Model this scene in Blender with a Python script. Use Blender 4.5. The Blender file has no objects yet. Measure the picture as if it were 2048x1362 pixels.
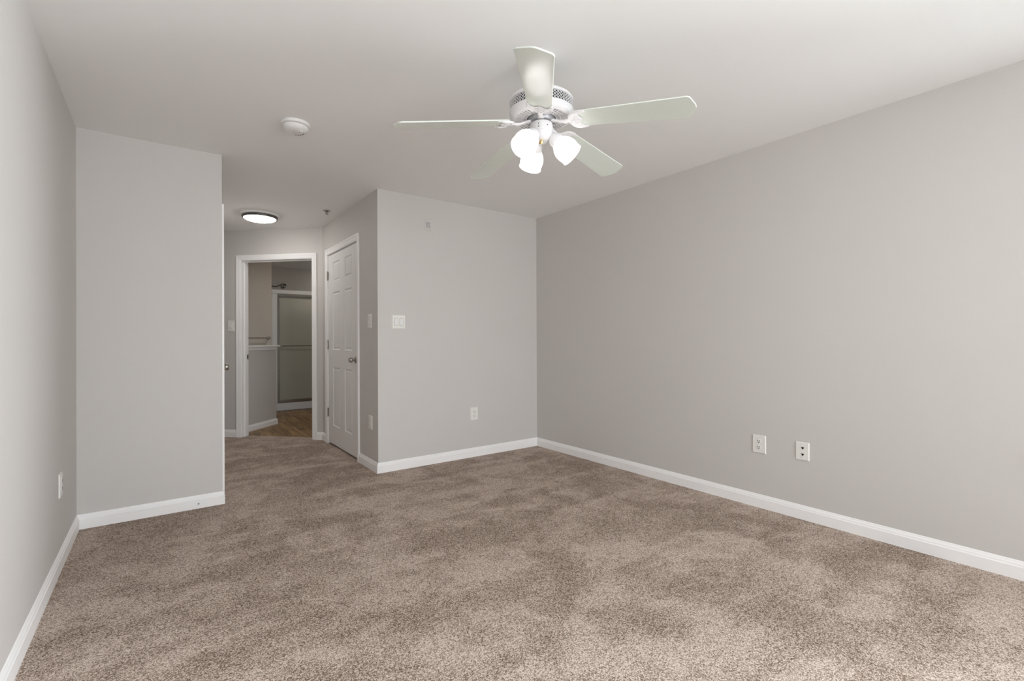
import bpy, bmesh, math, random
from mathutils import Vector, Matrix
R = math.radians
PI = math.pi
C = bpy.context.scene.collection
scn = bpy.context.scene

# ------------------------------------------------------------------ camera
cam_d = bpy.data.cameras.new('camera')
cam_d.sensor_fit = 'HORIZONTAL'
cam_d.sensor_width = 36.0
cam_d.lens = 951.6 / 2048 * 36
cam_d.shift_y = -4.57 / 2048
cam_d.clip_start = 0.02
cam = bpy.data.objects.new('camera', cam_d)
C.objects.link(cam)
yaw, pitch, roll = 0.6359, 0.0028, -0.0042
F = Vector((math.sin(yaw) * math.cos(pitch), math.cos(yaw) * math.cos(pitch), math.sin(pitch)))
R0 = Vector((math.cos(yaw), -math.sin(yaw), 0))
U0 = R0.cross(F)
Rv = R0 * math.cos(roll) + U0 * math.sin(roll)
Uv = -R0 * math.sin(roll) + U0 * math.cos(roll)
m = Matrix((Rv, Uv, -F)).transposed().to_4x4()
m.translation = Vector((0, 0, 1.1399))
cam.matrix_world = m
scn.camera = cam

# ------------------------------------------------------------------ world, exposure
scn.view_settings.view_transform = 'Standard'
scn.view_settings.look = 'None'
scn.view_settings.gamma = 1
scn.view_settings.exposure = 1.0
scn.cycles.max_bounces = 14
scn.cycles.diffuse_bounces = 10
scn.cycles.transmission_bounces = 8
scn.cycles.sample_clamp_indirect = 6
world = bpy.data.worlds.new('world')
scn.world = world
world.use_nodes = True
wn = world.node_tree
bg = wn.nodes['Background']
sky = wn.nodes.new('ShaderNodeTexSky')
sky.sky_type = 'NISHITA'
sky.sun_disc = False
sky.sun_elevation = R(40)
sky.sun_rotation = R(20)
wn.links.new(sky.outputs[0], bg.inputs[0])
bg.inputs[1].default_value = 0.10

# room numbers
XL, XR, Y1, Y2, XS, XC, Y3, H = -0.412, 3.2557, 3.8883, 3.9628, 0.3463, 1.4963, 5.684, 2.44
YB = -2.20                       # wall behind the camera
DS = XC + Y3                     # diagonal wall: x + y = DS
s2 = math.sqrt(0.5)

# daylight outside the two windows of the wall behind the camera
WINS = ((0.05, 1.30), (1.55, 2.80))
WZ = (0.55, 2.10)
for i, (a, b) in enumerate(WINS):
    ld = bpy.data.lights.new('daylight', 'AREA')
    ld.shape = 'RECTANGLE'
    ld.size = b - a - 0.1
    ld.size_y = WZ[1] - WZ[0] - 0.1
    ld.energy = (27, 42)[i]
    ld.color = (0.94, 0.975, 1.04)
    lo = bpy.data.objects.new('daylight', ld)
    C.objects.link(lo)
    lo.location = ((a + b) / 2, YB - 0.20, (WZ[0] + WZ[1]) / 2)
    lo.rotation_euler = (R(90), 0, 0)

# and outside an unseen window added at right to brighten the left wall
SW = (-0.95, 0.20)              # y range of that window
SZ = (0.60, 1.90)                # and its height range
ld = bpy.data.lights.new('daylight', 'AREA')
ld.shape = 'RECTANGLE'
ld.size = SW[1] - SW[0] - 0.1
ld.size_y = SZ[1] - SZ[0] - 0.1
ld.energy = 104
ld.color = (0.94, 0.975, 1.04)
lo = bpy.data.objects.new('daylight', ld)
C.objects.link(lo)
lo.location = (XR + 0.20, (SW[0] + SW[1]) / 2, (SZ[0] + SZ[1]) / 2)
lo.rotation_euler = (R(90), 0, R(90))

# ------------------------------------------------------------------ materials
def srgb(r, g, b):
    f = lambda c: (c / 255 / 12.92) if c / 255 <= 0.04045 else ((c / 255 + 0.055) / 1.055) ** 2.4
    return (f(r), f(g), f(b), 1)

def mat(name, col, rough=0.5, metal=0.0, noise=None, bump=None, emit=None, spec=None):
    m = bpy.data.materials.new(name)
    m.use_nodes = True
    nt = m.node_tree
    p = nt.nodes['Principled BSDF']
    p.inputs['Base Color'].default_value = col
    p.inputs['Roughness'].default_value = rough
    p.inputs['Metallic'].default_value = metal
    if spec is not None:
        p.inputs['Specular IOR Level'].default_value = spec
    tc = nt.nodes.new('ShaderNodeTexCoord')
    if noise:
        sc, amt = noise
        n = nt.nodes.new('ShaderNodeTexNoise')
        n.inputs['Scale'].default_value = sc
        n.inputs['Detail'].default_value = 3
        nt.links.new(tc.outputs['Object'], n.inputs['Vector'])
        mx = nt.nodes.new('ShaderNodeMix')
        mx.data_type = 'RGBA'
        mx.inputs['A'].default_value = tuple(c * (1 - amt) for c in col[:3]) + (1,)
        mx.inputs['B'].default_value = tuple(min(1, c * (1 + amt)) for c in col[:3]) + (1,)
        nt.links.new(n.outputs['Fac'], mx.inputs['Factor'])
        nt.links.new(mx.outputs['Result'], p.inputs['Base Color'])
    if bump:
        sc, st, dist = bump
        n2 = nt.nodes.new('ShaderNodeTexNoise')
        n2.inputs['Scale'].default_value = sc
        n2.inputs['Detail'].default_value = 4
        nt.links.new(tc.outputs['Object'], n2.inputs['Vector'])
        bp = nt.nodes.new('ShaderNodeBump')
        bp.inputs['Strength'].default_value = st
        bp.inputs['Distance'].default_value = dist
        nt.links.new(n2.outputs['Fac'], bp.inputs['Height'])
        nt.links.new(bp.outputs['Normal'], p.inputs['Normal'])
    if emit:
        p.inputs['Emission Color'].default_value = emit[0]
        p.inputs['Emission Strength'].default_value = emit[1]
    return m

M = {}
M['wall'] = mat('wall_paint', (0.60, 0.579, 0.556, 1), 0.62, noise=(1.2, 0.01), bump=(260, 0.08, 0.001))
M['wall_tan'] = mat('bath_wall_warm_lit', (0.74, 0.66, 0.575, 1), 0.62, noise=(1.2, 0.01), bump=(260, 0.08, 0.001))  # warmer and lighter than the other walls, mimics warm light falling here
M['ceiling'] = mat('ceiling_paint', (0.85, 0.845, 0.84, 1), 0.8, noise=(1.0, 0.01), bump=(180, 0.08, 0.001))
M['trim'] = mat('trim_paint', (0.90, 0.89, 0.885, 1), 0.35, noise=(3, 0.01))
M['door'] = mat('door_paint', (0.80, 0.79, 0.78, 1), 0.38, noise=(3, 0.01), bump=(90, 0.04, 0.001))
M['plate'] = mat('plate_plastic', (0.80, 0.79, 0.75, 1), 0.3, noise=(20, 0.01))
M['gap'] = mat('shadow_gap', (0.36, 0.35, 0.34, 1), 0.5, noise=(20, 0.01))
M['white'] = mat('white_plastic', (0.80, 0.79, 0.78, 1), 0.35, noise=(20, 0.01))
M['black'] = mat('dark_slot', (0.015, 0.014, 0.013, 1), 0.6, noise=(40, 0.1))
M['shadow_metal'] = mat('dark_motor', (0.05, 0.05, 0.05, 1), 0.6, noise=(40, 0.1))
M['nickel'] = mat('satin_nickel', (0.42, 0.39, 0.35, 1), 0.28, 1.0, noise=(60, 0.05))
M['bronze'] = mat('dark_nickel_ring', (0.11, 0.10, 0.092, 1), 0.4, 0.6, noise=(60, 0.05))
M['chrome'] = mat('chrome', (0.62, 0.61, 0.60, 1), 0.10, 1.0, noise=(60, 0.02))
M['dark_chrome'] = mat('dark_chrome', (0.28, 0.27, 0.26, 1), 0.12, 1.0, noise=(60, 0.02))
M['alu'] = mat('brushed_aluminium', (0.34, 0.33, 0.30, 1), 0.32, 1.0, noise=(120, 0.06))
M['brass'] = mat('brass', (0.80, 0.60, 0.28, 1), 0.25, 1.0, noise=(60, 0.04))
M['fan'] = mat('fan_enamel', (0.71, 0.70, 0.71, 1), 0.28, noise=(30, 0.01))
M['blade'] = mat('blade_laminate', (0.68, 0.725, 0.67, 1), 0.20, noise=(12, 0.015))
M['shade'] = mat('lit_frosted_glass', (0.85, 0.85, 0.85, 1), 0.25, noise=(10, 0.01), emit=((1.0, 0.97, 0.95, 1), 1.25))
M['bulb'] = mat('bulb_glass', (0.9, 0.9, 0.9, 1), 0.3, noise=(10, 0.01), emit=((1.0, 0.97, 0.95, 1), 2))
M['diffuser'] = mat('lit_diffuser', (0.85, 0.85, 0.85, 1), 0.3, noise=(10, 0.01), emit=((1.0, 0.97, 0.94, 1), 13.0))
M['added_shower_diffuser'] = mat('added_shower_diffuser', (0.85, 0.85, 0.85, 1), 0.3, noise=(10, 0.01), emit=((1.0, 0.94, 0.86, 1), 3.4))
M['added_bath_diffuser'] = mat('added_bath_diffuser', (0.85, 0.85, 0.85, 1), 0.3, noise=(10, 0.01), emit=((1.0, 0.94, 0.86, 1), 13))
M['acrylic'] = mat('shower_surround', (0.82, 0.81, 0.79, 1), 0.25, noise=(4, 0.02))
M['threshold'] = mat('quarter_round', (0.42, 0.34, 0.27, 1), 0.5, noise=(20, 0.1))
M['scuff'] = mat('grey_metal', (0.35, 0.35, 0.36, 1), 0.4, 0.5, noise=(40, 0.05))

def carpet_mat():
    m = bpy.data.materials.new('carpet_pile')
    m.use_nodes = True
    nt = m.node_tree
    N, L = nt.nodes, nt.links
    p = N['Principled BSDF']
    p.inputs['Roughness'].default_value = 0.95
    p.inputs['Specular IOR Level'].default_value = 0.1
    tc = N.new('ShaderNodeTexCoord')
    def noise(scale, detail, rough=0.5, dist=0.0, vec=None):
        n = N.new('ShaderNodeTexNoise')
        n.inputs['Scale'].default_value = scale
        n.inputs['Detail'].default_value = detail
        n.inputs['Roughness'].default_value = rough
        n.inputs['Distortion'].default_value = dist
        L.new(vec or tc.outputs['Object'], n.inputs['Vector'])
        return n.outputs['Fac']
    def ramp(fac, stops):
        r = N.new('ShaderNodeValToRGB')
        while len(r.color_ramp.elements) < len(stops):
            r.color_ramp.elements.new(0.5)
        for e, (pos, c) in zip(r.color_ramp.elements, stops):
            e.position = pos
            e.color = c
        L.new(fac, r.inputs[0])
        return r.outputs[0]
    def math_(op, a, b=None, c=None):
        n = N.new('ShaderNodeMath')
        n.operation = op
        for i, v in enumerate((a, b, c)):
            if v is None: continue
            if isinstance(v, (int, float)): n.inputs[i].default_value = v
            else: L.new(v, n.inputs[i])
        return n.outputs[0]
    # tufts
    vo = N.new('ShaderNodeTexVoronoi')
    vo.inputs['Scale'].default_value = 230
    vo.inputs['Randomness'].default_value = 1
    L.new(tc.outputs['Object'], vo.inputs['Vector'])
    sep = N.new('ShaderNodeSeparateColor')
    L.new(vo.outputs['Color'], sep.inputs[0])
    fine = noise(330, 3, 0.7)
    gap = math_('MULTIPLY', vo.outputs['Distance'], -0.32)
    tuft = math_('ADD', math_('ADD', math_('MULTIPLY', sep.outputs[0], 0.30), math_('MULTIPLY', fine, 1.10)), gap)
    # brushed pile lying in different directions: patches and vacuum strokes
    big = noise(1.5, 5, 0.58, 0.9)
    med = noise(4.5, 5, 0.6, 0.8)
    mp = N.new('ShaderNodeMapping')
    mp.inputs['Rotation'].default_value = (0, 0, R(28))
    mp.inputs['Scale'].default_value = (0.7, 4.2, 1)
    L.new(tc.outputs['Object'], mp.inputs['Vector'])
    streak = noise(1.3, 4, 0.55, 0.6, mp.outputs[0])
    patch = math_('ADD', math_('ADD', math_('MULTIPLY', big, 0.40), math_('MULTIPLY', med, 0.34)), math_('MULTIPLY', streak, 0.26))
    patchc = ramp(patch, [(0.44, (0, 0, 0, 1)), (0.482, (0.40, 0.40, 0.40, 1)), (0.510, (0.55, 0.55, 0.55, 1)), (0.540, (1, 1, 1, 1))])
    f = math_('ADD', tuft, math_('ADD', math_('MULTIPLY', patchc, 0.112), 0.088))
    col = ramp(f, [(0.42, (0.092, 0.060, 0.041, 1)), (0.56, (0.255, 0.185, 0.140, 1)),
                   (0.68, (0.44, 0.345, 0.282, 1)), (0.86, (0.80, 0.68, 0.60, 1))])
    L.new(col, p.inputs['Base Color'])
    bp = N.new('ShaderNodeBump')
    bp.inputs['Strength'].default_value = 0.8
    bp.inputs['Distance'].default_value = 0.004
    L.new(tuft, bp.inputs['Height'])
    L.new(bp.outputs[0], p.inputs['Normal'])
    return m
M['carpet'] = carpet_mat()

def wood_mat():
    m = bpy.data.materials.new('dark_plank')
    m.use_nodes = True
    nt = m.node_tree
    N, L = nt.nodes, nt.links
    p = N['Principled BSDF']
    p.inputs['Roughness'].default_value = 0.42
    tc = N.new('ShaderNodeTexCoord')
    mp = N.new('ShaderNodeMapping')
    mp.inputs['Rotation'].default_value = (0, 0, R(90))
    L.new(tc.outputs['Object'], mp.inputs[0])
    br = N.new('ShaderNodeTexBrick')
    br.inputs['Scale'].default_value = 1
    br.inputs['Brick Width'].default_value = 1.2
    br.inputs['Row Height'].default_value = 0.16
    br.inputs['Mortar Size'].default_value = 0.002
    br.inputs['Color1'].default_value = (0.26, 0.150, 0.058, 1)
    br.inputs['Color2'].default_value = (0.42, 0.255, 0.11, 1)
    br.inputs['Mortar'].default_value = (0.05, 0.03, 0.015, 1)
    L.new(mp.outputs[0], br.inputs['Vector'])
    m2 = N.new('ShaderNodeMapping')
    m2.inputs['Scale'].default_value = (14, 1.3, 1)
    L.new(tc.outputs['Object'], m2.inputs[0])
    n = N.new('ShaderNodeTexNoise')
    n.inputs['Scale'].default_value = 1.6
    n.inputs['Detail'].default_value = 6
    n.inputs['Distortion'].default_value = 0.6
    L.new(m2.outputs[0], n.inputs['Vector'])
    r = N.new('ShaderNodeValToRGB')
    r.color_ramp.elements[0].position = 0.35
    r.color_ramp.elements[0].color = (0.45, 0.42, 0.38, 1)
    r.color_ramp.elements[1].position = 0.68
    r.color_ramp.elements[1].color = (1.2, 1.2, 1.2, 1)
    L.new(n.outputs['Fac'], r.inputs[0])
    mx = N.new('ShaderNodeMix')
    mx.data_type = 'RGBA'
    mx.blend_type = 'MULTIPLY'
    mx.inputs['Factor'].default_value = 1
    L.new(br.outputs['Color'], mx.inputs['A'])
    L.new(r.outputs[0], mx.inputs['B'])
    L.new(mx.outputs['Result'], p.inputs['Base Color'])
    return m
M['wood'] = wood_mat()

def glass_mat(name, tint, gloss=0.12, haze=0.0):
    m = bpy.data.materials.new(name)
    m.use_nodes = True
    nt = m.node_tree
    N, L = nt.nodes, nt.links
    out = N['Material Output']
    N.remove(N['Principled BSDF'])
    t = N.new('ShaderNodeBsdfTransparent')
    t.inputs[0].default_value = tint
    g = N.new('ShaderNodeBsdfGlossy')
    g.inputs['Roughness'].default_value = 0.03
    g.inputs['Color'].default_value = (0.9, 0.92, 0.9, 1)
    fr = N.new('ShaderNodeFresnel')
    fr.inputs[0].default_value = 1.5
    mx = N.new('ShaderNodeMixShader')
    L.new(fr.outputs[0], mx.inputs[0])
    L.new(t.outputs[0], mx.inputs[1])
    L.new(g.outputs[0], mx.inputs[2])
    last = mx
    if haze:
        d = N.new('ShaderNodeBsdfDiffuse')
        nz = N.new('ShaderNodeTexNoise')
        nz.inputs['Scale'].default_value = 2
        d.inputs[0].default_value = (0.72, 0.71, 0.63, 1)
        m2 = N.new('ShaderNodeMixShader')
        m2.inputs[0].default_value = haze
        L.new(mx.outputs[0], m2.inputs[1])
        L.new(d.outputs[0], m2.inputs[2])
        last = m2
    L.new(last.outputs[0], out.inputs['Surface'])
    return m
M['glass'] = glass_mat('clear_glass', (0.96, 0.97, 0.96, 1))
M['shower_glass'] = glass_mat('greenish_glass', (0.93, 0.93, 0.89, 1), haze=0.38)  # pale diffuse haze mixed in to brighten the panes

# ------------------------------------------------------------------ mesh helpers
def obj(name, bm, material, parent=None, smooth=None, bevel=None):
    bmesh.ops.recalc_face_normals(bm, faces=bm.faces)
    me = bpy.data.meshes.new(name)
    bm.to_mesh(me)
    bm.free()
    me.materials.append(M[material])
    o = bpy.data.objects.new(name, me)
    C.objects.link(o)
    if parent is not None:
        o.parent = parent
    if smooth:
        for pl in me.polygons: pl.use_smooth = True
        me.set_sharp_from_angle(angle=R(smooth))
    if bevel:
        b = o.modifiers.new('bevel', 'BEVEL')
        b.width = bevel
        b.segments = 2
        b.limit_method = 'ANGLE'
        b.angle_limit = R(40)
    return o

def tag(o, label, cat, group=None):
    o['label'] = label
    o['category'] = cat
    if group: o['group'] = group
    return o

def thing(name, label, cat, loc=(0, 0, 0), rz=0.0, group=None):
    o = bpy.data.objects.new(name, None)
    o.empty_display_size = 0.05
    C.objects.link(o)
    o.location = loc
    o.rotation_euler = (0, 0, rz)
    return tag(o, label, cat, group)

def struct(name, bm=None, material=None, parent=None, loc=(0, 0, 0), rz=0.0, **k):
    if bm is None:
        o = bpy.data.objects.new(name, None)
        C.objects.link(o)
    else:
        o = obj(name, bm, material, parent, **k)
    o.location = loc
    o.rotation_euler = (0, 0, rz)
    if parent is None: o['kind'] = 'structure'
    return o

def box(bm, x0, x1, y0, y1, z0, z1):
    vs = [bm.verts.new((x, y, z)) for z in (z0, z1) for y in (y0, y1) for x in (x0, x1)]
    for f in ((0, 2, 3, 1), (4, 5, 7, 6), (0, 1, 5, 4), (2, 6, 7, 3), (0, 4, 6, 2), (1, 3, 7, 5)):
        bm.faces.new([vs[i] for i in f])
    return vs

def prism(bm, pts, z0, z1):
    a = [bm.verts.new((x, y, z0)) for x, y in pts]
    b = [bm.verts.new((x, y, z1)) for x, y in pts]
    bm.faces.new(a[::-1]); bm.faces.new(b)
    n = len(pts)
    for i in range(n):
        bm.faces.new((a[i], a[(i + 1) % n], b[(i + 1) % n], b[i]))
    return a + b

def lathe(bm, prof, n=48, mtx=None, closed_ends=True):
    """prof: (radius, z) list around local Z."""
    rings = []
    new = []
    for r, z in prof:
        if r < 1e-6:
            v = bm.verts.new((0, 0, z)); rings.append([v]); new.append(v)
        else:
            ring = [bm.verts.new((r * math.cos(2 * PI * i / n), r * math.sin(2 * PI * i / n), z)) for i in range(n)]
            rings.append(ring); new += ring
    for a, b in zip(rings, rings[1:]):
        for i in range(n):
            j = (i + 1) % n
            if len(a) == 1 and len(b) == 1: continue
            if len(a) == 1: bm.faces.new((a[0], b[j], b[i]))
            elif len(b) == 1: bm.faces.new((a[i], a[j], b[0]))
            else: bm.faces.new((a[i], a[j], b[j], b[i]))
    if closed_ends:
        for r in (rings[0], rings[-1]):
            if len(r) > 1: bm.faces.new(r)
    if mtx is not None:
        bmesh.ops.transform(bm, matrix=mtx, verts=new)
    return new

def tube(bm, pts, rad, n=12):
    pts = [Vector(p) for p in pts]
    rings = []
    prev = None
    for i, p in enumerate(pts):
        d = (pts[min(i + 1, len(pts) - 1)] - pts[max(i - 1, 0)]).normalized()
        if prev is None:
            u = d.orthogonal().normalized()
        else:
            u = (prev - d * prev.dot(d)).normalized()
        prev = u
        w = d.cross(u)
        r = rad[i] if isinstance(rad, (list, tuple)) else rad
        rings.append([bm.verts.new(p + (u * math.cos(2 * PI * k / n) + w * math.sin(2 * PI * k / n)) * r) for k in range(n)])
    for a, b in zip(rings, rings[1:]):
        for i in range(n):
            bm.faces.new((a[i], a[(i + 1) % n], b[(i + 1) % n], b[i]))
    bm.faces.new(rings[0][::-1]); bm.faces.new(rings[-1])

def B(): return bmesh.new()

def facing(nx, ny):               # local -Y looks along (nx, ny)
    return math.atan2(nx, -ny)

# ------------------------------------------------------------------ walls
def wall(name, p0, p1, thick, openings=(), z0=-0.05, z1=H, material='wall', ext=(0, 0)):
    """front face on the line p0->p1, room on the LEFT of the direction; body goes to the right.
    openings: (u0, u1, za, zb) measured along the line."""
    p0 = Vector((p0[0], p0[1], 0)); p1 = Vector((p1[0], p1[1], 0))
    d = (p1 - p0); Ln = d.length; d.normalize()
    rz = math.atan2(d.y, d.x)
    bm = B()
    us = -ext[0]
    for (u0, u1, za, zb) in sorted(openings):
        box(bm, us, u0, -thick, 0, z0, z1)
        if zb < z1: box(bm, u0, u1, -thick, 0, zb, z1)
        if za > z0: box(bm, u0, u1, -thick, 0, z0, za)
        us = u1
    box(bm, us, Ln + ext[1], -thick, 0, z0, z1)
    return struct(name, bm, material, loc=p0, rz=rz)

T = 0.115
# closet door opening in the right wall of the passage
CD = (4.487, 5.470); CDZ = 2.085
# bathroom doorway in the diagonal wall, u measured from the corner (XC, Y3)
BD = (0.130, 1.034); BDZ = 2.085
# entry door in the left wall of the passage
ED = (3.992, 4.810); EDZ = 2.050

wins_u = [(a - XL, b - XL, WZ[0], WZ[1]) for a, b in WINS]
wall('wall_behind', (XL, YB), (XR, YB), T, wins_u, ext=(T, T))
wall('wall_right', (XR, YB), (XR, Y2), T, [(SW[0] - YB, SW[1] - YB, SZ[0], SZ[1])])
wall('wall_far_right', (XR, Y2), (XC, Y2), T, ext=(T, 0))
wall('wall_passage_right', (XC, Y2 + T), (XC, Y3 + 0.03), T, [(CD[0] - Y2 - T, CD[1] - Y2 - T, -0.05, CDZ)])
# far_right starts at the wall face, so close the corner end
LD = (XC - XS) / s2
wall('wall_passage_end', (XC, Y3), (XS, DS - XS), T, [(BD[0], BD[1], -0.05, BDZ)], ext=(0.0, 0.12))
wall('wall_passage_left', (XS, DS - XS), (XS, Y1 + T), T, [(DS - XS - ED[1], DS - XS - ED[0], -0.05, EDZ)])
wall('wall_far_left', (XS, Y1), (XL, Y1), T, ext=(0, T))
wall('wall_left', (XL, Y1), (XL, YB), T, ext=(0, 0))

# ceiling over everything
bm = B(); box(bm, -1.2, 4.6, YB - T, 9.6, H, H + 0.12)
struct('ceiling', bm, 'ceiling')

# carpet: bedroom, passage and the foot of each doorway
bm = B()
th = T * 2 * s2 * 1.0
cp = [(XL, YB), (XR, YB), (XR, Y2), (XC, Y2), (XC, CD[0]), (XC + T, CD[0]), (XC + T, CD[1]), (XC, CD[1]), (XC, Y3)]
def dg(u, w=0.0):                      # point of the diagonal wall, u along it, w into the wall
    return (XC - u * s2 + w * s2, Y3 + u * s2 + w * s2)
cp += [dg(BD[0]), dg(BD[0], T - 0.005), dg(BD[1], T - 0.005), dg(BD[1]), (XS, DS - XS), (XS, ED[1]), (XS - T, ED[1]), (XS - T, ED[0]), (XS, ED[0]), (XS, Y1), (XL, Y1)]
prism(bm, cp, -0.04, 0.0)
struct('floor', bm, 'carpet')
bm = B(); box(bm, -1.2, 4.6, YB - T, 9.6, -0.12, -0.05)
struct('floor_slab', bm, 'ceiling')
bm = B()
prism(bm, [dg(-0.9, T - 0.005), (4.0, 5.9), (4.0, 8.43), (-0.2, 8.43), dg(2.2, T - 0.005)], -0.045, -0.006)
struct('floor_bath', bm, 'wood')

# ------------------------------------------------------------------ baseboards
BP = [(0, 0), (0.0135, 0), (0.0135, 0.060), (0.0105, 0.0645), (0.0095, 0.072), (0.006, 0.078), (0.0035, 0.086), (0, 0.088)]
def baseboards(path, names, material='trim', z=0.0, hs=1.0):
    P = [Vector(p) for p in path]
    dirs = [(b - a).normalized() for a, b in zip(P, P[1:])]
    lf = [Vector((-d.y, d.x)) for d in dirs]
    for i, nm in enumerate(names):
        bm = B()
        rows = []
        for e in (0, 1):
            k = i + e
            p = P[k]
            if 0 < k < len(P) - 1:
                n1, n2 = lf[k - 1], lf[k]
                mt = (n1 + n2) / (1 + n1.dot(n2))
            else:
                mt = lf[i]
            rows.append([bm.verts.new((p.x + mt.x * o_, p.y + mt.y * o_, z + h_ * hs - (0.02 if h_ == 0 else 0))) for o_, h_ in BP])
        n = len(BP)
        for j in range(n):
            bm.faces.new((rows[0][j], rows[0][(j + 1) % n], rows[1][(j + 1) % n], rows[1][j]))
        bm.faces.new(rows[0]); bm.faces.new(rows[1][::-1])
        struct(nm, bm, material)

CW = 0.060
baseboards([(XR, YB), (XR, Y2), (XC, Y2), (XC, CD[0] - CW)], ['baseboard_right', 'baseboard_far_right', 'baseboard_passage_right'])
baseboards([(XC, CD[1] + CW), (XC, Y3), dg(BD[0] - CW)], ['baseboard_passage_corner', 'baseboard_passage_end_right'])
baseboards([dg(BD[1] + CW), (XS, DS - XS), (XS, ED[1] + CW)], ['baseboard_passage_end', 'baseboard_passage_left'])
baseboards([(XS, ED[0] - CW), (XS, Y1), (XL, Y1), (XL, YB), (XR, YB)], ['baseboard_passage_left_corner', 'baseboard_far_left', 'baseboard_left', 'baseboard_behind'])

# ------------------------------------------------------------------ door casings, jambs, doors
CP = [(0.0, 0.0), (0.0, 0.008), (0.010, 0.010), (0.018, 0.012), (0.030, 0.0125), (0.040, 0.015), (0.050, 0.017), (0.058, 0.017), (0.060, 0.015), (0.060, 0.0)]
def casing(name, w, ztop, parent, z0=0.0, out=-1, y0=0.0, four=False):
    """mitred casing around an opening 0..w (local x), profile offsets outward, thickness towards out*Y."""
    bm = B()
    if four:
        corners = [((0, z0), (-1, -1)), ((0, ztop), (-1, 1)), ((w, ztop), (1, 1)), ((w, z0), (1, -1)), ((0, z0), (-1, -1))]
    else:
        corners = [((0, z0), (-1, 0)), ((0, ztop), (-1, 1)), ((w, ztop), (1, 1)), ((w, z0), (1, 0))]
    rows = []
    for (cx, cz), (dx, dz) in corners:
        rows.append([bm.verts.new((cx + dx * a, y0 + out * t, cz + dz * a)) for a, t in CP])
    n = len(CP)
    for r0, r1 in zip(rows, rows[1:]):
        for j in range(n):
            bm.faces.new((r0[j], r0[(j + 1) % n], r1[(j + 1) % n], r1[j]))
    if not four:
        bm.faces.new(rows[0]); bm.faces.new(rows[-1][::-1])
    else:
        bmesh.ops.remove_doubles(bm, verts=bm.verts, dist=1e-6)
    return obj(name, bm, 'trim', parent)

def jamb(parent, w, ztop, depth, stop_y=None):
    """thin liner of the opening, from y=0 (front) to y=depth"""
    t = 0.004
    bm = B()
    box(bm, -0.0005, t, 0.0, depth, -0.02, ztop)
    box(bm, w - t, w + 0.0005, 0.0, depth, -0.02, ztop)
    box(bm, t, w - t, 0.0, depth, ztop - t, ztop + 0.0005)
    obj('jamb', bm, 'trim', parent)
    if stop_y is not None:
        bm = B()
        a, b = stop_y
        s = 0.012
        box(bm, t, t + s, a, b, -0.02, ztop - t)
        box(bm, w - t - s, w - t, a, b, -0.02, ztop - t)
        box(bm, t + s, w - t - s, a, b, ztop - t - s, ztop - t)
        obj('door_stop', bm, 'trim', parent, bevel=0.002)

def slab_bm(w, h, th, xs, zs):
    """six panel slab: x 0..w, z 0..h, y 0..th; recessed raised panels on both faces"""
    bm = B()
    X = sorted({0, w, *[v for ab in xs for v in ab]})
    Z = sorted({0, h, *[v for ab in zs for v in ab]})
    for side, y in ((0, 0.0), (1, th)):
        g = [[bm.verts.new((x, y, z)) for x in X] for z in Z]
        pan = []
        for j in range(len(Z) - 1):
            for i in range(len(X) - 1):
                q = [g[j][i], g[j][i + 1], g[j + 1][i + 1], g[j + 1][i]]
                f = bm.faces.new(q if side == 0 else q[::-1])
                if any(abs(X[i] - a) < 1e-6 for a, b in xs) and any(abs(Z[j] - a) < 1e-6 for a, b in zs):
                    pan.append(f)
        sgn = 1
        bm.normal_update()
        bmesh.ops.inset_individual(bm, faces=pan, thickness=0.012, depth=-0.010)
        bmesh.ops.inset_individual(bm, faces=pan, thickness=0.014, depth=0.0)
        bmesh.ops.inset_individual(bm, faces=pan, thickness=0.018, depth=0.007)
    bmesh.ops.recalc_face_normals(bm, faces=bm.faces)
    # rim
    for (x0, x1, z0, z1) in ((0, 0, 0, h), (w, w, 0, h)):
        vs = [bm.verts.new((x0, y, z)) for y, z in ((0, z0), (th, z0), (th, z1), (0, z1))]
        bm.faces.new(vs)
    for z in (0, h):
        vs = [bm.verts.new((x, y, z)) for x, y in ((0, 0), (w, 0), (w, th), (0, th))]
        bm.faces.new(vs)
    return bm

def knob(parent, x, z, y_face, sgn=-1):
    """round knob whose axis is local Y, towards sgn"""
    rot = Matrix.Translation((x, y_face, z)) @ Matrix.Rotation(R(90) * (1 if sgn < 0 else -1), 4, 'X')
    bm = B()
    lathe(bm, [(0.0, -0.001), (0.032, 0.0), (0.032, 0.003), (0.028, 0.007), (0.015, 0.009), (0.013, 0.011)], 32, rot)
    obj('rose', bm, 'nickel', parent, smooth=35)
    bm = B()
    lathe(bm, [(0.011, 0.008), (0.011, 0.024), (0.016, 0.030), (0.024, 0.034), (0.027, 0.042), (0.0265, 0.052), (0.023, 0.060), (0.021, 0.062), (0.018, 0.0625), (0.0, 0.061)], 32, rot)
    obj('knob', bm, 'nickel', parent, smooth=35)

def hinge(parent, x, z, y=0.0):
    bm = B()
    box(bm, x - 0.016, x + 0.016, y - 0.0015, y + 0.0015, z - 0.044, z + 0.044)
    lathe(bm, [(0.0055, -0.045), (0.0055, 0.045)], 12, Matrix.Translation((x, y - 0.006, z)))
    lathe(bm, [(0.003, -0.051), (0.0065, -0.045)], 12, Matrix.Translation((x, y - 0.006, z)))
    lathe(bm, [(0.0065, 0.045), (0.003, 0.051)], 12, Matrix.Translation((x, y - 0.006, z)))
    obj('hinge', bm, 'nickel', parent)

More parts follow.
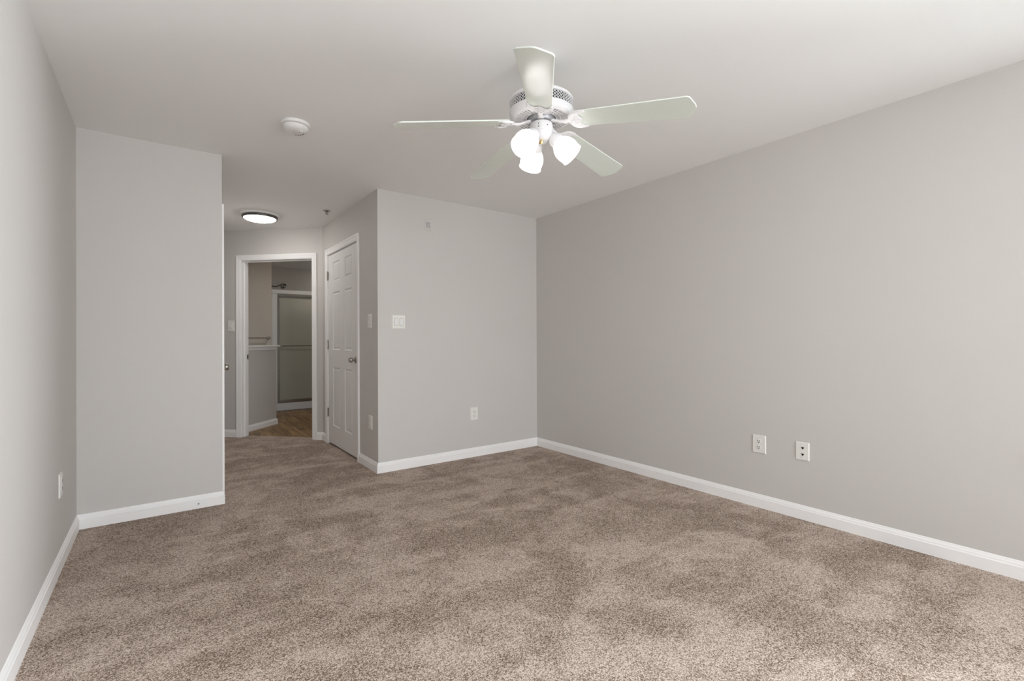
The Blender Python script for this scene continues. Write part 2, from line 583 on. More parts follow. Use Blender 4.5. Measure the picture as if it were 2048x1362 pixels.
# closet door (door_1): wall faces -X.  local x = right when facing the wall = -Y
w = CD[1] - CD[0]
d1 = struct('door_1', loc=(XC, CD[1], 0), rz=facing(-1, 0))
casing('casing', w, CDZ, d1)
jamb(d1, w, CDZ, T)
sw = w - 0.014
bm = slab_bm(sw, 2.052, 0.035, [(0.160, 0.408), (0.573, 0.800)], [(0.200, 0.832), (1.020, 1.640), (1.755, 1.965)])
bmesh.ops.transform(bm, matrix=Matrix.Translation((0.007, 0.004, 0.018)), verts=bm.verts)
sl = obj('door_slab', bm, 'door', d1)
knob(sl, w - 0.007 - 0.062, 0.952, 0.004)
for z in (1.855, 1.095, 0.345):
    hinge(d1, 0.004, z, 0.0)

# entry door (door_2) in the passage's left wall, wall faces +X
w = ED[1] - ED[0]
d2 = struct('door_2', loc=(XS, ED[0], 0), rz=facing(1, 0))
casing('casing', w, EDZ, d2)
jamb(d2, w, EDZ, T)
bm = slab_bm(w - 0.014, 2.018, 0.035, [(0.115, 0.350), (0.450, 0.690)], [(0.200, 0.800), (0.990, 1.610), (1.720, 1.930)])
bmesh.ops.transform(bm, matrix=Matrix.Translation((0.007, 0.006, 0.018)), verts=bm.verts)
sl = obj('door_slab', bm, 'door', d2)
knob(sl, 0.075, 0.947, 0.006)

# bathroom doorway (door_3) in the diagonal wall, wall faces (-1,-1)
w = BD[1] - BD[0]
o = dg(BD[1])
d3 = struct('door_3', loc=(o[0], o[1], 0), rz=facing(-1, -1))
casing('casing', w, BDZ, d3)
jamb(d3, w, BDZ, T, (0.045, 0.078))
bm = B()
box(bm, 0.0035, 0.0055, 0.082, 0.112, 0.915, 0.975)
st = obj('strike_plate', bm, 'nickel', d3)
bm = B(); box(bm, 0.0050, 0.0060, 0.090, 0.104, 0.932, 0.958)
obj('latch_hole', bm, 'black', st)
# its slab stands open into the bathroom, hinged on the right
bm = slab_bm(w - 0.02, 2.045, 0.035, [(0.12, 0.38), (0.50, 0.76)], [(0.200, 0.832), (1.020, 1.640), (1.755, 1.965)])
bmesh.ops.transform(bm, matrix=Matrix.Translation((w - 0.006, T + 0.012, 0.012)) @ Matrix.Rotation(R(84), 4, 'Z') @ Matrix.Translation((0, -0.035, 0)), verts=bm.verts)
obj('door_slab', bm, 'door', d3)

# ------------------------------------------------------------------ unseen windows behind the camera, the right-wall one added for light
for i, (a, b, wx, wy, wr) in enumerate([(a, b, b, YB, facing(0, 1)) for a, b in WINS] + [(SW[0], SW[1], XR, SW[1], facing(-1, 0))]):
    w = b - a
    Z0_, Z1_ = SZ if i == 2 else WZ
    zc = Z1_ - Z0_
    wn_ = struct('window_%d' % (i + 1), loc=(wx, wy, 0), rz=wr)
    casing('window_casing', w, Z1_, wn_, z0=Z0_, four=True)
    bm = B()
    f = 0.045
    for (z0, z1, y) in ((Z0_, Z0_ + zc / 2 + 0.02, 0.055), (Z0_ + zc / 2 - 0.02, Z1_, 0.085)):
        box(bm, 0.0, f, y, y + 0.028, z0, z1)
        box(bm, w - f, w, y, y + 0.028, z0, z1)
        box(bm, f, w - f, y, y + 0.028, z0, z0 + f)
        box(bm, f, w - f, y, y + 0.028, z1 - f, z1)
    obj('sash', bm, 'trim', wn_)
    bm = B()
    box(bm, f, w - f, 0.067, 0.071, Z0_ + f, Z0_ + zc / 2 - 0.02)
    box(bm, f, w - f, 0.097, 0.101, Z0_ + zc / 2 + 0.02, Z1_ - f)
    obj('pane', bm, 'glass', wn_)
    bm = B()
    box(bm, -0.08, w + 0.08, -0.045, 0.05, Z0_ - 0.022, Z0_ + 0.0)
    obj('window_sill', bm, 'trim', wn_, bevel=0.004)

# ------------------------------------------------------------------ bathroom shell
BX0, BX1 = -0.30, 3.30
SY = 8.45                                  # shower front
SX0, SX1 = 1.436, 2.98
wall('wall_bath_end', (SX0, SY), (BX0, SY), T + 0.7, material='wall_tan', ext=(0, T))
wall('wall_bath_left', (BX0, SY), (BX0, 7.4), T, material='wall')
wall('wall_bath_end_right', (BX1, SY), (SX1, SY), T + 0.7, ext=(T, 0))
wall('wall_bath_right', (BX1, 5.95), (BX1, SY), T)
wall('wall_bath_near', (1.62, 5.95), (BX1, 5.95), T, ext=(0, T))
wall('wall_shower_back', (SX1, 9.24), (SX0, 9.24), T)
# closet behind the six panel door
wall('wall_closet_back', (2.55, Y2 + T), (2.55, 5.83), 0.05)

# pony wall with cap
pa = Vector((0.905, 6.770)); pb = Vector((1.268, 7.133))
pd = (pb - pa).normalized()
pn = Vector((-pd.y, pd.x))                # to the left (hidden side)
start = Vector(((DS + T / s2 - 5.865) / 2, (DS + T / s2 + 5.865) / 2))
L_ = (pb - start).length
pr = math.atan2(pd.y, pd.x)
bm = B(); box(bm, 0, L_, 0, 0.115, -0.05, 1.055)
pw = struct('wall_pony', bm, 'wall', loc=(start.x, start.y, 0), rz=pr)
bm = B(); box(bm, 0.0, L_ + 0.035, -0.035, 0.15, 1.055, 1.077)
cap = obj('wall_cap', bm, 'trim', pw, bevel=0.006)
bm = B()
prism(bm, [(0.0, -0.012), (L_ + 0.012, -0.012), (L_ + 0.012, 0.127), (0.0, 0.127)], 1.015, 1.055)
obj('cap_moulding', bm, 'trim', pw, bevel=0.006)
# its baseboard wraps the end; room to the left of the direction of travel
e2 = pb + pn * 0.115
baseboards([(e2.x - pd.x * 0.3, e2.y - pd.y * 0.3), (e2.x, e2.y), (pb.x, pb.y), (start.x, start.y)],
           ['baseboard_pony_left', 'baseboard_pony_end', 'baseboard_pony'], z=-0.006)
bm = B()
for k in range(1):
    n = 8
    prof = [(0.0135, -0.006)] + [(0.0135 + 0.014 * math.cos(PI / 2 * i / n), -0.006 + 0.014 * math.sin(PI / 2 * i / n)) for i in range(n + 1)]
    ra = [bm.verts.new((0.0, -o_, z_)) for o_, z_ in prof]
    rb = [bm.verts.new((L_ + 0.016, -o_, z_)) for o_, z_ in prof]
    for i in range(len(prof)):
        j = (i + 1) % len(prof)
        bm.faces.new((ra[i], ra[j], rb[j], rb[i]))
    bm.faces.new(ra); bm.faces.new(rb[::-1])
struct('trim_1', bm, 'threshold', loc=(start.x, start.y, 0), rz=pr)

# ------------------------------------------------------------------ shower
sh = thing('shower_stall', 'white shower stall with framed glass door and low curb beyond the bathroom doorway', 'shower', (SX0, SY, 0))
W = SX1 - SX0 - 0.03
bm = B()
box(bm, 0.0, W, 0.0, 0.075, -0.006, 0.125)                 # curb
box(bm, 0.02, W - 0.02, 0.075, 0.78, -0.006, 0.05)       # pan floor
obj('shower_pan', bm, 'acrylic', sh, bevel=0.012)
bm = B()
box(bm, 0.0, 0.085, 0.0, 0.03, 0.125, 1.90)
box(bm, W - 0.085, W, 0.0, 0.03, 0.125, 1.90)
box(bm, 0.0, W, 0.0, 0.045, 1.90, 1.965)
obj('flange', bm, 'acrylic', sh, bevel=0.010)
bm = B()
box(bm, 0.001, 0.03, 0.04, 0.78, 0.05, 1.93)
box(bm, W - 0.03, W - 0.001, 0.04, 0.78, 0.05, 1.93)
box(bm, 0.001, W - 0.001, 0.75, 0.788, 0.05, 1.93)
box(bm, 0.45, 0.50, 0.715, 0.75, 0.05, 1.90)               # moulded vertical rib
box(bm, 0.50, W - 0.03, 0.66, 0.75, 0.62, 0.66)            # moulded ledge
box(bm, 0.03, 0.30, 0.64, 0.75, 1.02, 1.05)
obj('surround_panel', bm, 'acrylic', sh, bevel=0.012)
# framed sliding door
bm = B()
box(bm, 0.085, 0.105, -0.004, 0.035, 0.125, 1.90)
box(bm, W - 0.105, W - 0.085, -0.004, 0.035, 0.125, 1.90)
box(bm, 0.105, W - 0.105, -0.004, 0.035, 1.855, 1.90)
box(bm, 0.105, W - 0.105, -0.004, 0.035, 0.125, 0.160)
obj('track_frame', bm, 'alu', sh, bevel=0.003)
bm = B(); box(bm, 0.108, 0.80, 0.004, 0.009, 0.155, 1.862)
g1 = obj('glass_panel', bm, 'shower_glass', sh)
bm = B()
box(bm, 0.108, 0.80, 0.001, 0.012, 1.832, 1.862); box(bm, 0.108, 0.80, 0.001, 0.012, 0.150, 0.172)
box(bm, 0.106, 0.116, 0.001, 0.012, 0.155, 1.86)
obj('panel_frame', bm, 'alu', g1)
bm = B()
tube(bm, [(0.145, -0.036, 1.052), (0.77, -0.036, 1.052)], 0.0065)
tube(bm, [(0.16, -0.036, 1.052), (0.16, 0.004, 1.052)], 0.006)
tube(bm, [(0.755, -0.036, 1.052), (0.755, 0.004, 1.052)], 0.006)
obj('towel_bar', bm, 'bronze', g1, smooth=40)
bm = B(); box(bm, 0.70, W - 0.108, 0.020, 0.025, 0.155, 1.862)
g2 = obj('glass_panel', bm, 'shower_glass', sh)
bm = B()
box(bm, 0.70, W - 0.108, 0.018, 0.029, 1.832, 1.862); box(bm, 0.70, W - 0.108, 0.018, 0.029, 0.150, 0.172)
box(bm, W - 0.118, W - 0.108, 0.018, 0.029, 0.172, 1.832); box(bm, 0.70, 0.708, 0.018, 0.029, 0.172, 1.832)
obj('panel_frame', bm, 'alu', g2)
# shower head on the left side wall of the alcove
bm = B(); tube(bm, [(0.004, 0, 0.0), (0.05, 0, -0.004), (0.10, 0, -0.012), (0.14, 0, -0.010), (0.175, 0, 0.012), (0.20, 0, 0.022)], 0.0105)
hd = obj('shower_arm', bm, 'dark_chrome', sh, smooth=40)
hd.location = (0, 8.80 - SY, 2.06)
bm = B(); lathe(bm, [(0.0, -0.001), (0.034, 0), (0.034, 0.004), (0.022, 0.012), (0.010, 0.014)], 24, Matrix.Rotation(R(90), 4, 'Y'))
obj('wall_flange', bm, 'chrome', hd, smooth=35)
bm = B()
lathe(bm, [(0.0, -0.03), (0.014, -0.028), (0.018, -0.012), (0.034, 0.002), (0.050, 0.016), (0.054, 0.030), (0.050, 0.038), (0.0, 0.034)], 28,
      Matrix.Translation((0.222, -0.005, 0.018)) @ Matrix.Rotation(R(35), 4, 'Z') @ Matrix.Rotation(R(120), 4, 'Y'))
obj('shower_head', bm, 'dark_chrome', hd, smooth=35)
# towel bar on the bathroom end wall
tb = thing('towel_bar', 'chrome towel bar on the tan bathroom wall above the pony wall', 'towel bar', (0.90, SY, 1.182))
bm = B(); tube(bm, [(-0.04, -0.06, 0), (0.500, -0.06, 0)], 0.0085)
obj('bar', bm, 'chrome', tb, smooth=40)
for x in (-0.04, 0.490):
    bm = B()
    lathe(bm, [(0.0, 0.0), (0.026, 0), (0.026, 0.006), (0.016, 0.012), (0.012, 0.03), (0.014, 0.05), (0.020, 0.055), (0.020, 0.074), (0.0, 0.075)], 24,
          Matrix.Translation((x, 0, 0)) @ Matrix.Rotation(R(90), 4, 'X'))
    obj('bracket', bm, 'chrome', tb, smooth=35)

# ------------------------------------------------------------------ wall plates
def plate(parent, w, h, t=0.006, material='plate', name='cover_plate'):
    bm = B()
    a = [(-w / 2, 0), (w / 2, 0)]
    v = box(bm, -w / 2, w / 2, -t, 0.001, -h / 2, h / 2)
    f = [q for q in bm.faces if all(abs(x.co.y + t) < 1e-6 for x in q.verts)]
    for q in f:
        for x in q.verts:
            x.co.x *= 1 - 0.007 / w
            x.co.z *= 1 - 0.007 / h
    return obj(name, bm, material, parent, bevel=0.0012)

def screw(parent, x, z, t=0.006):
    bm = B(); lathe(bm, [(0.0, 0.0), (0.0032, 0), (0.0030, 0.0012), (0.0, 0.0016)], 12, Matrix.Translation((x, -t, z)) @ Matrix.Rotation(R(90), 4, 'X'))
    obj('screw', bm, 'white', parent)

def outlet(loc, rz, label, w=0.078, h=0.122):
    t = thing('outlet', label, 'outlet', loc, rz, 'duplex wall outlets')
    plate(t, w, h)
    for s in (-1, 1):
        bm = B()
        n = 20
        pts = []
        for k in range(n):
            a = 2 * PI * k / n
            pts.append((max(-0.0135, min(0.0135, 0.0165 * math.cos(a))), 0.0145 * math.sin(a)))
        vs = prism(bm, pts, 0, 0.003)
        bmesh.ops.transform(bm, matrix=Matrix.Translation((0, -0.0055, s * 0.0195)) @ Matrix.Rotation(R(90), 4, 'X'), verts=bm.verts)
        rc = obj('receptacle', bm, 'white', t)
        bm = B()
        z = s * 0.0195
        box(bm, -0.0080, -0.0048, -0.0090, -0.0080, z - 0.001, z + 0.0090)
        box(bm, 0.0048, 0.0080, -0.0090, -0.0080, z, z + 0.0080)
        lathe(bm, [(0.0, 0), (0.0034, 0), (0.0034, 0.001), (0, 0.001)], 12, Matrix.Translation((0, -0.0080, z - 0.0068)) @ Matrix.Rotation(R(90), 4, 'X'))
        obj('slot', bm, 'black', rc)
    screw(t, 0, 0)
    return t

def rocker(parent, x):
    bm = B(); box(bm, x - 0.0172, x + 0.0172, -0.0068, -0.005, -0.0338, 0.0338)
    fr = obj('rocker_frame', bm, 'gap', parent)  # grey colour stands in for the shaded gap around the rocker
    bm = B()
    pts = [(-0.0055, -0.0315), (-0.0105, -0.0315), (-0.0078, 0.0), (-0.0088, 0.0315), (-0.0055, 0.0315)]
    a = [bm.verts.new((x - 0.0148, y, z)) for y, z in pts]
    b = [bm.verts.new((x + 0.0148, y, z)) for y, z in pts]
    bm.faces.new(a); bm.faces.new(b[::-1])
    for i in range(5): bm.faces.new((a[i], a[(i + 1) % 5], b[(i + 1) % 5], b[i]))
    obj('rocker', bm, 'white', fr)
    screw(parent, x, 0.048); screw(parent, x, -0.048)

RR = facing(-1, 0)
outlet((XR, 1.5985, 0.426), RR, 'white outlet low on the long right wall, beside the phone jack plate', 0.090, 0.122)
outlet((2.4605, Y2, 0.419), 0, 'white outlet low on the far wall, under the small ceiling-high sensor', 0.088, 0.126)
outlet((XC, 4.14, 0.412), RR, 'white outlet low on the passage wall, right of the six-panel door', 0.082, 0.122)
outlet((XL, 3.300, 0.413), facing(1, 0), 'white outlet low on the left wall, beside the near corner', 0.082, 0.122)

j = thing('phone_jack', 'white wall plate with two dark round jacks on the right wall', 'wall jack', (XR, 1.329, 0.4285), RR)
plate(j, 0.080, 0.116)
for s in (-1, 1):
    bm = B()
    prism(bm, [(-0.008, 0.006), (0.008, 0.006), (0.008, 0.0), (0.0, -0.009), (-0.003, -0.004)], 0, 0.002)
    bmesh.ops.transform(bm, matrix=Matrix.Translation((0.002, -0.0058, s * 0.0205)) @ Matrix.Rotation(R(90), 4, 'X'), verts=bm.verts)
    obj('jack_hole', bm, 'black', j)
screw(j, 0, 0.045); screw(j, 0, -0.045)

t = thing('light_switch', 'double rocker light switch on the bright far wall near the passage corner', 'light switch', (1.685, Y2, 1.300), 0, 'wall switches')
plate(t, 0.122, 0.122)
rocker(t, -0.024); rocker(t, 0.024)
t = thing('light_switch', 'single rocker switch on the shaded passage wall beside the six-panel door', 'light switch', (XC, 4.155, 1.309), RR, 'wall switches')
plate(t, 0.084, 0.126)
rocker(t, 0)
P0 = dg(0); n_ = (-s2, -s2)
u_ = 1.155
sx, sy = dg((XC - 0.672) / s2)
t = thing('light_switch', 'white toggle switch on the wall left of the bathroom doorway', 'light switch', (sx, sy, 1.315), facing(-1, -1), 'wall switches')
plate(t, 0.084, 0.130)
bm = B(); box(bm, -0.020, 0.020, -0.0085, -0.005, -0.035, 0.035)
fr = obj('toggle_frame', bm, 'white', t, bevel=0.001)
bm = B()
lathe(bm, [(0.0, 0), (0.011, 0), (0.010, 0.012), (0.0, 0.013)], 20, Matrix.Translation((0, -0.0085, -0.010)) @ Matrix.Rotation(R(90), 4, 'X'))
obj('dial', bm, 'white', fr, smooth=35)
screw(t, 0, 0.048); screw(t, 0, -0.048)

t = thing('wall_sensor', 'small wall-coloured plate with a grey grille high on the far wall', 'sensor', (1.9715, Y2, 2.194), 0)
plate(t, 0.068, 0.112, 0.004, 'wall')
bm = B(); box(bm, -0.020, 0.020, -0.0055, -0.003, -0.024, 0.024)
g = obj('grille', bm, 'scuff', t)
bm = B()
for k in range(4):
    z = -0.018 + k * 0.012
    box(bm, -0.021, 0.021, -0.0075, -0.005, z - 0.0022, z + 0.0022)
box(bm, -0.0015, 0.0015, -0.0078, -0.005, -0.024, 0.024)
obj('louvre', bm, 'wall', g)

bm = B(); lathe(bm, [(0.0, 0), (0.006, 0), (0.005, 0.003), (0, 0.004)], 14, Matrix.Rotation(R(90), 4, 'X'))
o = obj('screw', bm, 'scuff')
o.location = (0.205, Y1 - 0.0132, 0.032)
tag(o, 'small grey screw in the white baseboard of the near left wall', 'screw')

# ------------------------------------------------------------------ ceiling things
sd_ = thing('smoke_detector', 'round white smoke detector on the ceiling left of the fan', 'smoke detector', (0.652, 3.060, H))
bm = B(); lathe(bm, [(0.0, 0.001), (0.080, 0.001), (0.082, -0.006), (0.079, -0.014), (0.072, -0.017), (0.0, -0.017)], 48)
obj('mounting_base', bm, 'white', sd_, smooth=35)
bm = B(); lathe(bm, [(0.064, -0.016), (0.064, -0.021)], 48)
obj('vent_gap', bm, 'black', sd_)
bm = B(); lathe(bm, [(0.0, -0.020), (0.071, -0.020), (0.073, -0.024), (0.071, -0.030), (0.062, -0.042), (0.052, -0.048), (0.030, -0.052), (0.0, -0.053)], 48)
body = obj('body', bm, 'white', sd_, smooth=35)
bm = B()
for k in range(5):
    a = R(8 + 17 * k)
    mt = Matrix.Rotation(a, 4, 'Z')
    vs = box(bm, 0.044, 0.049, -0.004, 0.004, -0.0505, -0.0480)
    bmesh.ops.transform(bm, matrix=mt, verts=vs)
obj('sounder_slot', bm, 'black', body)
bm = B(); lathe(bm, [(0.0, -0.050), (0.012, -0.051), (0.012, -0.054), (0.0, -0.0545)], 24, Matrix.Translation((0.026, -0.020, 0)))
obj('test_button', bm, 'plate', body)

sp = thing('fire_sprinkler', 'small pendent fire sprinkler on the passage ceiling by the dome light', 'sprinkler', (1.342, 4.935, H))
bm = B(); lathe(bm, [(0.0, 0.001), (0.036, 0.001), (0.037, -0.003), (0.028, -0.006), (0.014, -0.007), (0.0, -0.007)], 32)
obj('escutcheon', bm, 'nickel', sp, smooth=35)
bm = B()
lathe(bm, [(0.012, -0.006), (0.011, -0.014), (0.0, -0.015)], 20)
for s in (-1, 1):
    tube(bm, [(s * 0.010, 0, -0.010), (s * 0.013, 0, -0.020), (s * 0.009, 0, -0.031), (0, 0, -0.037)], 0.0022, 8)
tube(bm, [(0, 0, -0.014), (0, 0, -0.036)], 0.0028, 8)
obj('frame', bm, 'bronze', sp)
bm = B(); lathe(bm, [(0.0, -0.037), (0.013, -0.037), (0.014, -0.0385), (0.0, -0.0385)], 20)
obj('deflector', bm, 'nickel', sp)

def dome(label, loc, glow, group=None):
    hl = thing('dome_light', label, 'ceiling light', loc, 0, group)
    bm = B(); lathe(bm, [(0.0, 0.001), (0.178, 0.001), (0.180, -0.008), (0.176, -0.016), (0.160, -0.019), (0.0, -0.019)], 64)
    obj('base', bm, 'white', hl, smooth=35)
    bm = B(); lathe(bm, [(0.140, -0.018), (0.163, -0.018), (0.168, -0.024), (0.166, -0.036), (0.158, -0.042), (0.148, -0.042), (0.140, -0.036)], 64)
    obj('trim_ring', bm, 'bronze', hl, smooth=35)
    bm = B()
    lathe(bm, [(0.150, -0.030)] + [(0.150 * math.cos(a), -0.038 - 0.036 * math.sin(a)) for a in [R(9 * i) for i in range(10)]] + [(0.0, -0.074)], 64)
    obj('diffuser', bm, glow, hl, smooth=50)
dome('lit round ceiling light with dark metal ring in the passage', (0.826, 5.490, H), 'diffuser')
dome('unseen round ceiling light added to brighten the bathroom', (2.15, 7.60, H), 'added_bath_diffuser')  # out of view, added to lift the dark bathroom
dome('unseen round ceiling light added to brighten the shower stall', (2.65, 8.85, H), 'added_shower_diffuser')  # hidden lamp added to light the inside of the stall

# ------------------------------------------------------------------ ceiling fan
FX, FY = 1.4168, 1.6836
fan = thing('ceiling_fan', 'white five-blade ceiling fan with three lit frosted glass shades', 'ceiling fan', (FX, FY, H))
z = lambda v: v - H                       # world height -> local
bm = B(); lathe(bm, [(0.0, 0.001), (0.056, 0.001), (0.057, -0.02), (0.050, -0.045), (0.030, -0.06), (0.022, -0.065), (0.022, -0.15), (0.0, -0.15)], 40)
obj('canopy', bm, 'fan', fan, smooth=35)
# motor housing
bm = B()
lathe(bm, [(0.0, z(2.292)), (0.040, z(2.292)), (0.060, z(2.285)), (0.100, z(2.268)), (0.130, z(2.252)), (0.142, z(2.244)), (0.1470, z(2.236)), (0.1475, z(2.228)), (0.143, z(2.227)), (0.10, z(2.227))], 72, closed_ends=False)
lathe(bm, [(0.10, z(2.189)), (0.1435, z(2.189)), (0.1480, z(2.187)), (0.1490, z(2.183)), (0.1475, z(2.179)), (0.1455, z(2.177)), (0.1455, z(2.170)), (0.142, z(2.161)), (0.136, z(2.155)), (0.128, z(2.152)), (0.124, z(2.152))], 72, closed_ends=False)
housing = obj('motor_housing', bm, 'fan', fan, smooth=35)
bm = B(); lathe(bm, [(0.0, z(2.235)), (0.138, z(2.235)), (0.138, z(2.170)), (0.118, z(2.160)), (0.0, z(2.160))], 48)
obj('motor', bm, 'shadow_metal', fan)
# pierced band: mirrored wavy strips leave lens shaped holes
bm = B()
NS = 56
zb0, zb1 = z(2.188), z(2.228)
for k in range(NS):
    for sg in (-1, 1):
        prev = None
        for i in range(15):
            tt = i / 14
            amp = (PI / NS) * 0.86 * sg * math.sin(tt * 3 * PI)
            a = 2 * PI * k / NS + amp
            hw = 0.0085 if i not in () else 0.01
            zz = zb0 + (zb1 - zb0) * tt
            cur = [bm.verts.new((r_ * math.cos(a + d_), r_ * math.sin(a + d_), zz)) for r_, d_ in ((0.1455, -hw), (0.1455, hw), (0.1430, hw), (0.1430, -hw))]
            if prev:
                for q in range(4):
                    bm.faces.new((prev[q], prev[(q + 1) % 4], cur[(q + 1) % 4], cur[q]))
            prev = cur
obj('pierced_band', bm, 'fan', housing)
# slotted underside
bm = B()
def ring(r0, r1, z0, z1, n, gap):
    """annulus between r0 and r1; gap = fraction of each pitch left open (0 = solid)"""
    for k in range(n):
        a0 = 2 * PI * k / n
        a1 = a0 + 2 * PI / n * (1 - gap)
        m_ = 2
        for i in range(m_):
            b0 = a0 + (a1 - a0) * i / m_
            b1 = a0 + (a1 - a0) * (i + 1) / m_
            q = []
            for (rr, zz) in ((r0, z0), (r1, z1)):
                q.append([bm.verts.new((rr * math.cos(b), rr * math.sin(b), zz + dz)) for b in (b0, b1) for dz in (0, 0.003)])
            lo, hi = q
            bm.faces.new((lo[0], lo[2], hi[2], hi[0])); bm.faces.new((lo[1], hi[1], hi[3], lo[3]))
            if i == 0: bm.faces.new((lo[0], hi[0], hi[1], lo[1]))
            if i == m_ - 1: bm.faces.new((lo[2], lo[3], hi[3], hi[2]))
ring(0.1215, 0.126, z(2.1525), z(2.152), 72, 0)
ring(0.092, 0.1215, z(2.1545), z(2.1525), 52, 0.40)
ring(0.085, 0.092, z(2.155), z(2.1545), 72, 0)
ring(0.074, 0.085, z(2.156), z(2.155), 36, 0.42)
ring(0.066, 0.074, z(2.1565), z(2.156), 60, 0)
obj('slotted_plate', bm, 'fan', housing)
# hub the blade irons bolt to
bm = B(); lathe(bm, [(0.0, z(2.165)), (0.062, z(2.165)), (0.064, z(2.150)), (0.060, z(2.140)), (0.045, z(2.136)), (0.0, z(2.136))], 48)
obj('flywheel', bm, 'scuff', fan, smooth=35)
# switch housing and light kit bowl
bm = B(); lathe(bm, [(0.0, z(2.138)), (0.040, z(2.138)), (0.0500, z(2.134)), (0.0520, z(2.128)), (0.0520, z(2.096)), (0.0505, z(2.093))], 48)
swh = obj('switch_housing', bm, 'fan', fan, smooth=35)
bm = B(); lathe(bm, [(0.0505, z(2.094)), (0.0530, z(2.091)), (0.0530, z(2.080)), (0.048, z(2.068)), (0.036, z(2.056)), (0.020, z(2.050)), (0.0, z(2.049))], 48)
bowl = obj('light_kit_bowl', bm, 'fan', fan, smooth=35)
aC = math.atan2(-math.cos(yaw), -math.sin(yaw))           # towards where the photographer stands
for da, zz in ((-0.32, 2.117), (-0.30, 2.104), (0.5, 2.112), (2.0, 2.112)):
    a = aC + da
    bm = B()
    lathe(bm, [(0.0, 0.0), (0.0026, 0.0), (0.0026, 0.0008), (0.0, 0.001)], 10,
          Matrix.Translation((0.0518 * math.cos(a), 0.0518 * math.sin(a), z(zz))) @ Matrix.Rotation(a, 4, 'Z') @ Matrix.Rotation(R(90), 4, 'Y'))
    obj('screw', bm, 'black', swh)

# blades and irons
PH = 3.9757
DROOP = 0.0952
ZR = 2.1426
def blade_outline():
    L0, L1 = 0.158, 0.672
    pts = []
    h0, h1 = 0.052, 0.0700
    def hw(r): return h0 + (h1 - h0) * (r - L0) / (L1 - L0)
    up = [(L0, h0 - 0.012), (L0 + 0.006, h0 - 0.003), (L0 + 0.016, hw(L0 + 0.016)), (0.30, hw(0.30)), (0.45, hw(0.45)), (0.60, hw(0.60)),
          (L1 - 0.040, h1), (L1 - 0.030, h1 - 0.003), (L1 - 0.022, h1 - 0.010), (L1 - 0.008, 0.028), (L1 - 0.002, 0.014), (L1, 0.0)]
    pts = up + [(x, -y) for x, y in reversed(up[:-1])]
    return pts
def iron_outline():
    up = [(0.122, 0.010), (0.130, 0.013), (0.135, 0.026), (0.142, 0.040), (0.154, 0.052), (0.172, 0.060), (0.192, 0.061), (0.210, 0.057), (0.217, 0.051),
          (0.215, 0.045), (0.206, 0.045), (0.194, 0.042), (0.185, 0.034), (0.183, 0.025), (0.187, 0.016), (0.194, 0.008), (0.196, 0.0)]
    return up + [(x, -y) for x, y in reversed(up[:-1])]
for k in range(5):
    a = PH + k * R(72)
    base = Matrix.Rotation(a, 4, 'Z') @ Matrix.Translation((0, 0, z(ZR))) @ Matrix.Rotation(math.atan(DROOP + (0, 0, 0, 0.005, 0.024)[k]), 4, 'Y') @ Matrix.Rotation(R(-12), 4, 'X')
    bm = B()
    prism(bm, blade_outline(), 0.0, 0.006)
    bmesh.ops.transform(bm, matrix=base, verts=bm.verts)
    bl = obj('blade', bm, 'blade', fan, bevel=0.0015)
    # iron
    bm = B()
    prism(bm, iron_outline(), -0.0058, -0.0006)
    bmesh.ops.transform(bm, matrix=base, verts=bm.verts)
    ir = obj('blade_iron', bm, 'fan', fan, bevel=0.002)
    bm = B()
    # curved arm from hub
    p_in = base @ Vector((0.132, 0, -0.004))
    ux, uy = math.cos(a), math.sin(a)
    arm = [Vector((ux * 0.050, uy * 0.050, z(2.142))), Vector((ux * 0.070, uy * 0.070, z(2.137))), Vector((ux * 0.090, uy * 0.090, z(2.129))),
           Vector((ux * 0.112, uy * 0.112, (z(2.126) + p_in.z) / 2 - 0.002)), p_in, base @ Vector((0.144, 0, -0.004))]
    rows = []
    tx, ty = -uy, ux
    for i, p in enumerate(arm):
        hw = (0.018, 0.012, 0.010, 0.010, 0.013, 0.016)[i]
        tl = math.tan(R(12)) * min(1, max(0, (i - 1) / 3))
        rows.append([bm.verts.new(p + Vector((tx * s_ * hw, ty * s_ * hw, zz_ - s_ * hw * tl))) for s_, zz_ in ((-1, -0.001), (-0.6, -0.005), (0.6, -0.005), (1, -0.001), (1, 0.003), (-1, 0.003))])
    for r0, r1 in zip(rows, rows[1:]):
        for j_ in range(6):
            bm.faces.new((r0[j_], r0[(j_ + 1) % 6], r1[(j_ + 1) % 6], r1[j_]))
    bm.faces.new(rows[0]); bm.faces.new(rows[-1][::-1])
    obj('iron_arm', bm, 'fan', ir, smooth=50)
    # scroll relief
    bm = B()
    def arc(cx, cy, r, a0, a1, n=12): return [(cx + r * math.cos(a0 + (a1 - a0) * i / n), cy + r * math.sin(a0 + (a1 - a0) * i / n), -0.0065) for i in range(n + 1)]
    for s_ in (-1, 1):
        tube(bm, [(x, s_ * y, zz_) for x, y, zz_ in arc(0.178, 0.018, 0.036, R(60), R(180))], 0.0026, 8)
        tube(bm, [(x, s_ * y, zz_) for x, y, zz_ in arc(0.168, 0.012, 0.010, R(-60), R(230))], 0.0022, 8)
    tube(bm, [(0.137, 0, -0.0065), (0.192, 0, -0.0065)], 0.0030, 8)
    bmesh.ops.transform(bm, matrix=base, verts=bm.verts)
    obj('scroll', bm, 'fan', ir, smooth=50)
    for (x_, y_) in ((0.192, 0.050), (0.192, -0.050), (0.172, 0.0)):
        bm = B()
        lathe(bm, [(0.0, -0.0085), (0.0035, -0.008), (0.004, -0.0058), (0, -0.0058)], 10, base @ Matrix.Translation((x_, y_, 0)))
        obj('screw', bm, 'fan', ir)

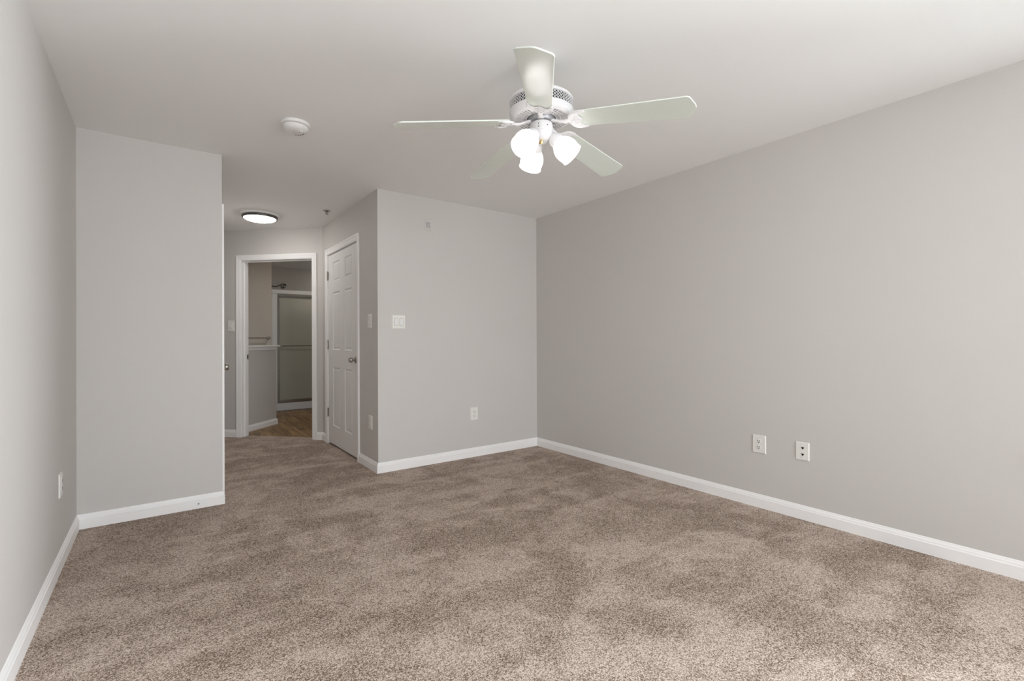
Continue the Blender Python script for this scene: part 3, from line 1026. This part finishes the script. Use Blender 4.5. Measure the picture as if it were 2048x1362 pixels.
# lamps: fitter cup, frosted tulip shade, bulb
axis_a = math.atan2(math.cos(yaw), math.sin(yaw))           # away from the camera side
for az, ro in ((98, 0.040), (218, 0.048), (341, 0.048)):
    a = axis_a - R(az)
    tilt = R(45)
    ux, uy = math.cos(a), math.sin(a)
    o_ = Vector((ux * ro, uy * ro, z(2.083)))
    mt = Matrix.Translation(o_) @ Matrix.Rotation(a, 4, 'Z') @ Matrix.Rotation(R(180) - tilt, 4, 'Y')
    bm = B()
    lathe(bm, [(0.0, -0.012), (0.014, -0.012), (0.014, 0.004), (0.020, 0.008), (0.024, 0.016), (0.030, 0.024), (0.0335, 0.036), (0.0335, 0.052), (0.031, 0.052), (0.030, 0.036), (0.0, 0.028)], 36, mt)
    ft = obj('lamp_fitter', bm, 'fan', fan, smooth=35)
    bm = B()
    prof = [(0.029, 0.042), (0.030, 0.050), (0.038, 0.059), (0.047, 0.072), (0.0535, 0.088), (0.0555, 0.104), (0.054, 0.122), (0.0525, 0.134), (0.0545, 0.142)]
    outer = prof
    inner = [(r_ - 0.003, z_) for r_, z_ in reversed(prof)]
    lathe(bm, outer + [(0.0530, 0.1435)] + inner, 48, mt, closed_ends=False)
    obj('lamp_shade', bm, 'shade', ft, smooth=60)
    bm = B()
    lathe(bm, [(0.0, 0.028), (0.013, 0.028), (0.013, 0.050), (0.020, 0.064), (0.026, 0.082), (0.026, 0.094), (0.018, 0.108), (0.0, 0.113)], 24, mt)
    obj('bulb', bm, 'bulb', ft, smooth=50)
# pull chain
bm = B()
ax, ay = math.cos(aC) * 0.022, math.sin(aC) * 0.022
lathe(bm, [(0.0, z(2.053)), (0.0065, z(2.053)), (0.0065, z(2.040)), (0.004, z(2.036)), (0.0, z(2.036))], 14, Matrix.Translation((ax, ay, 0)))
lathe(bm, [(0.0, z(2.052)), (0.005, z(2.051)), (0.006, z(2.044)), (0.0, z(2.040))], 14, Matrix.Translation((ax * 0.2 - 0.006, ay * 0.2 + 0.006, 0)))
pc = obj('chain_fitting', bm, 'brass', fan, smooth=40)
bm = B()
tube(bm, [(ax, ay, z(2.038)), (ax, ay, z(1.975))], 0.0009, 6)
obj('pull_chain', bm, 'nickel', pc)
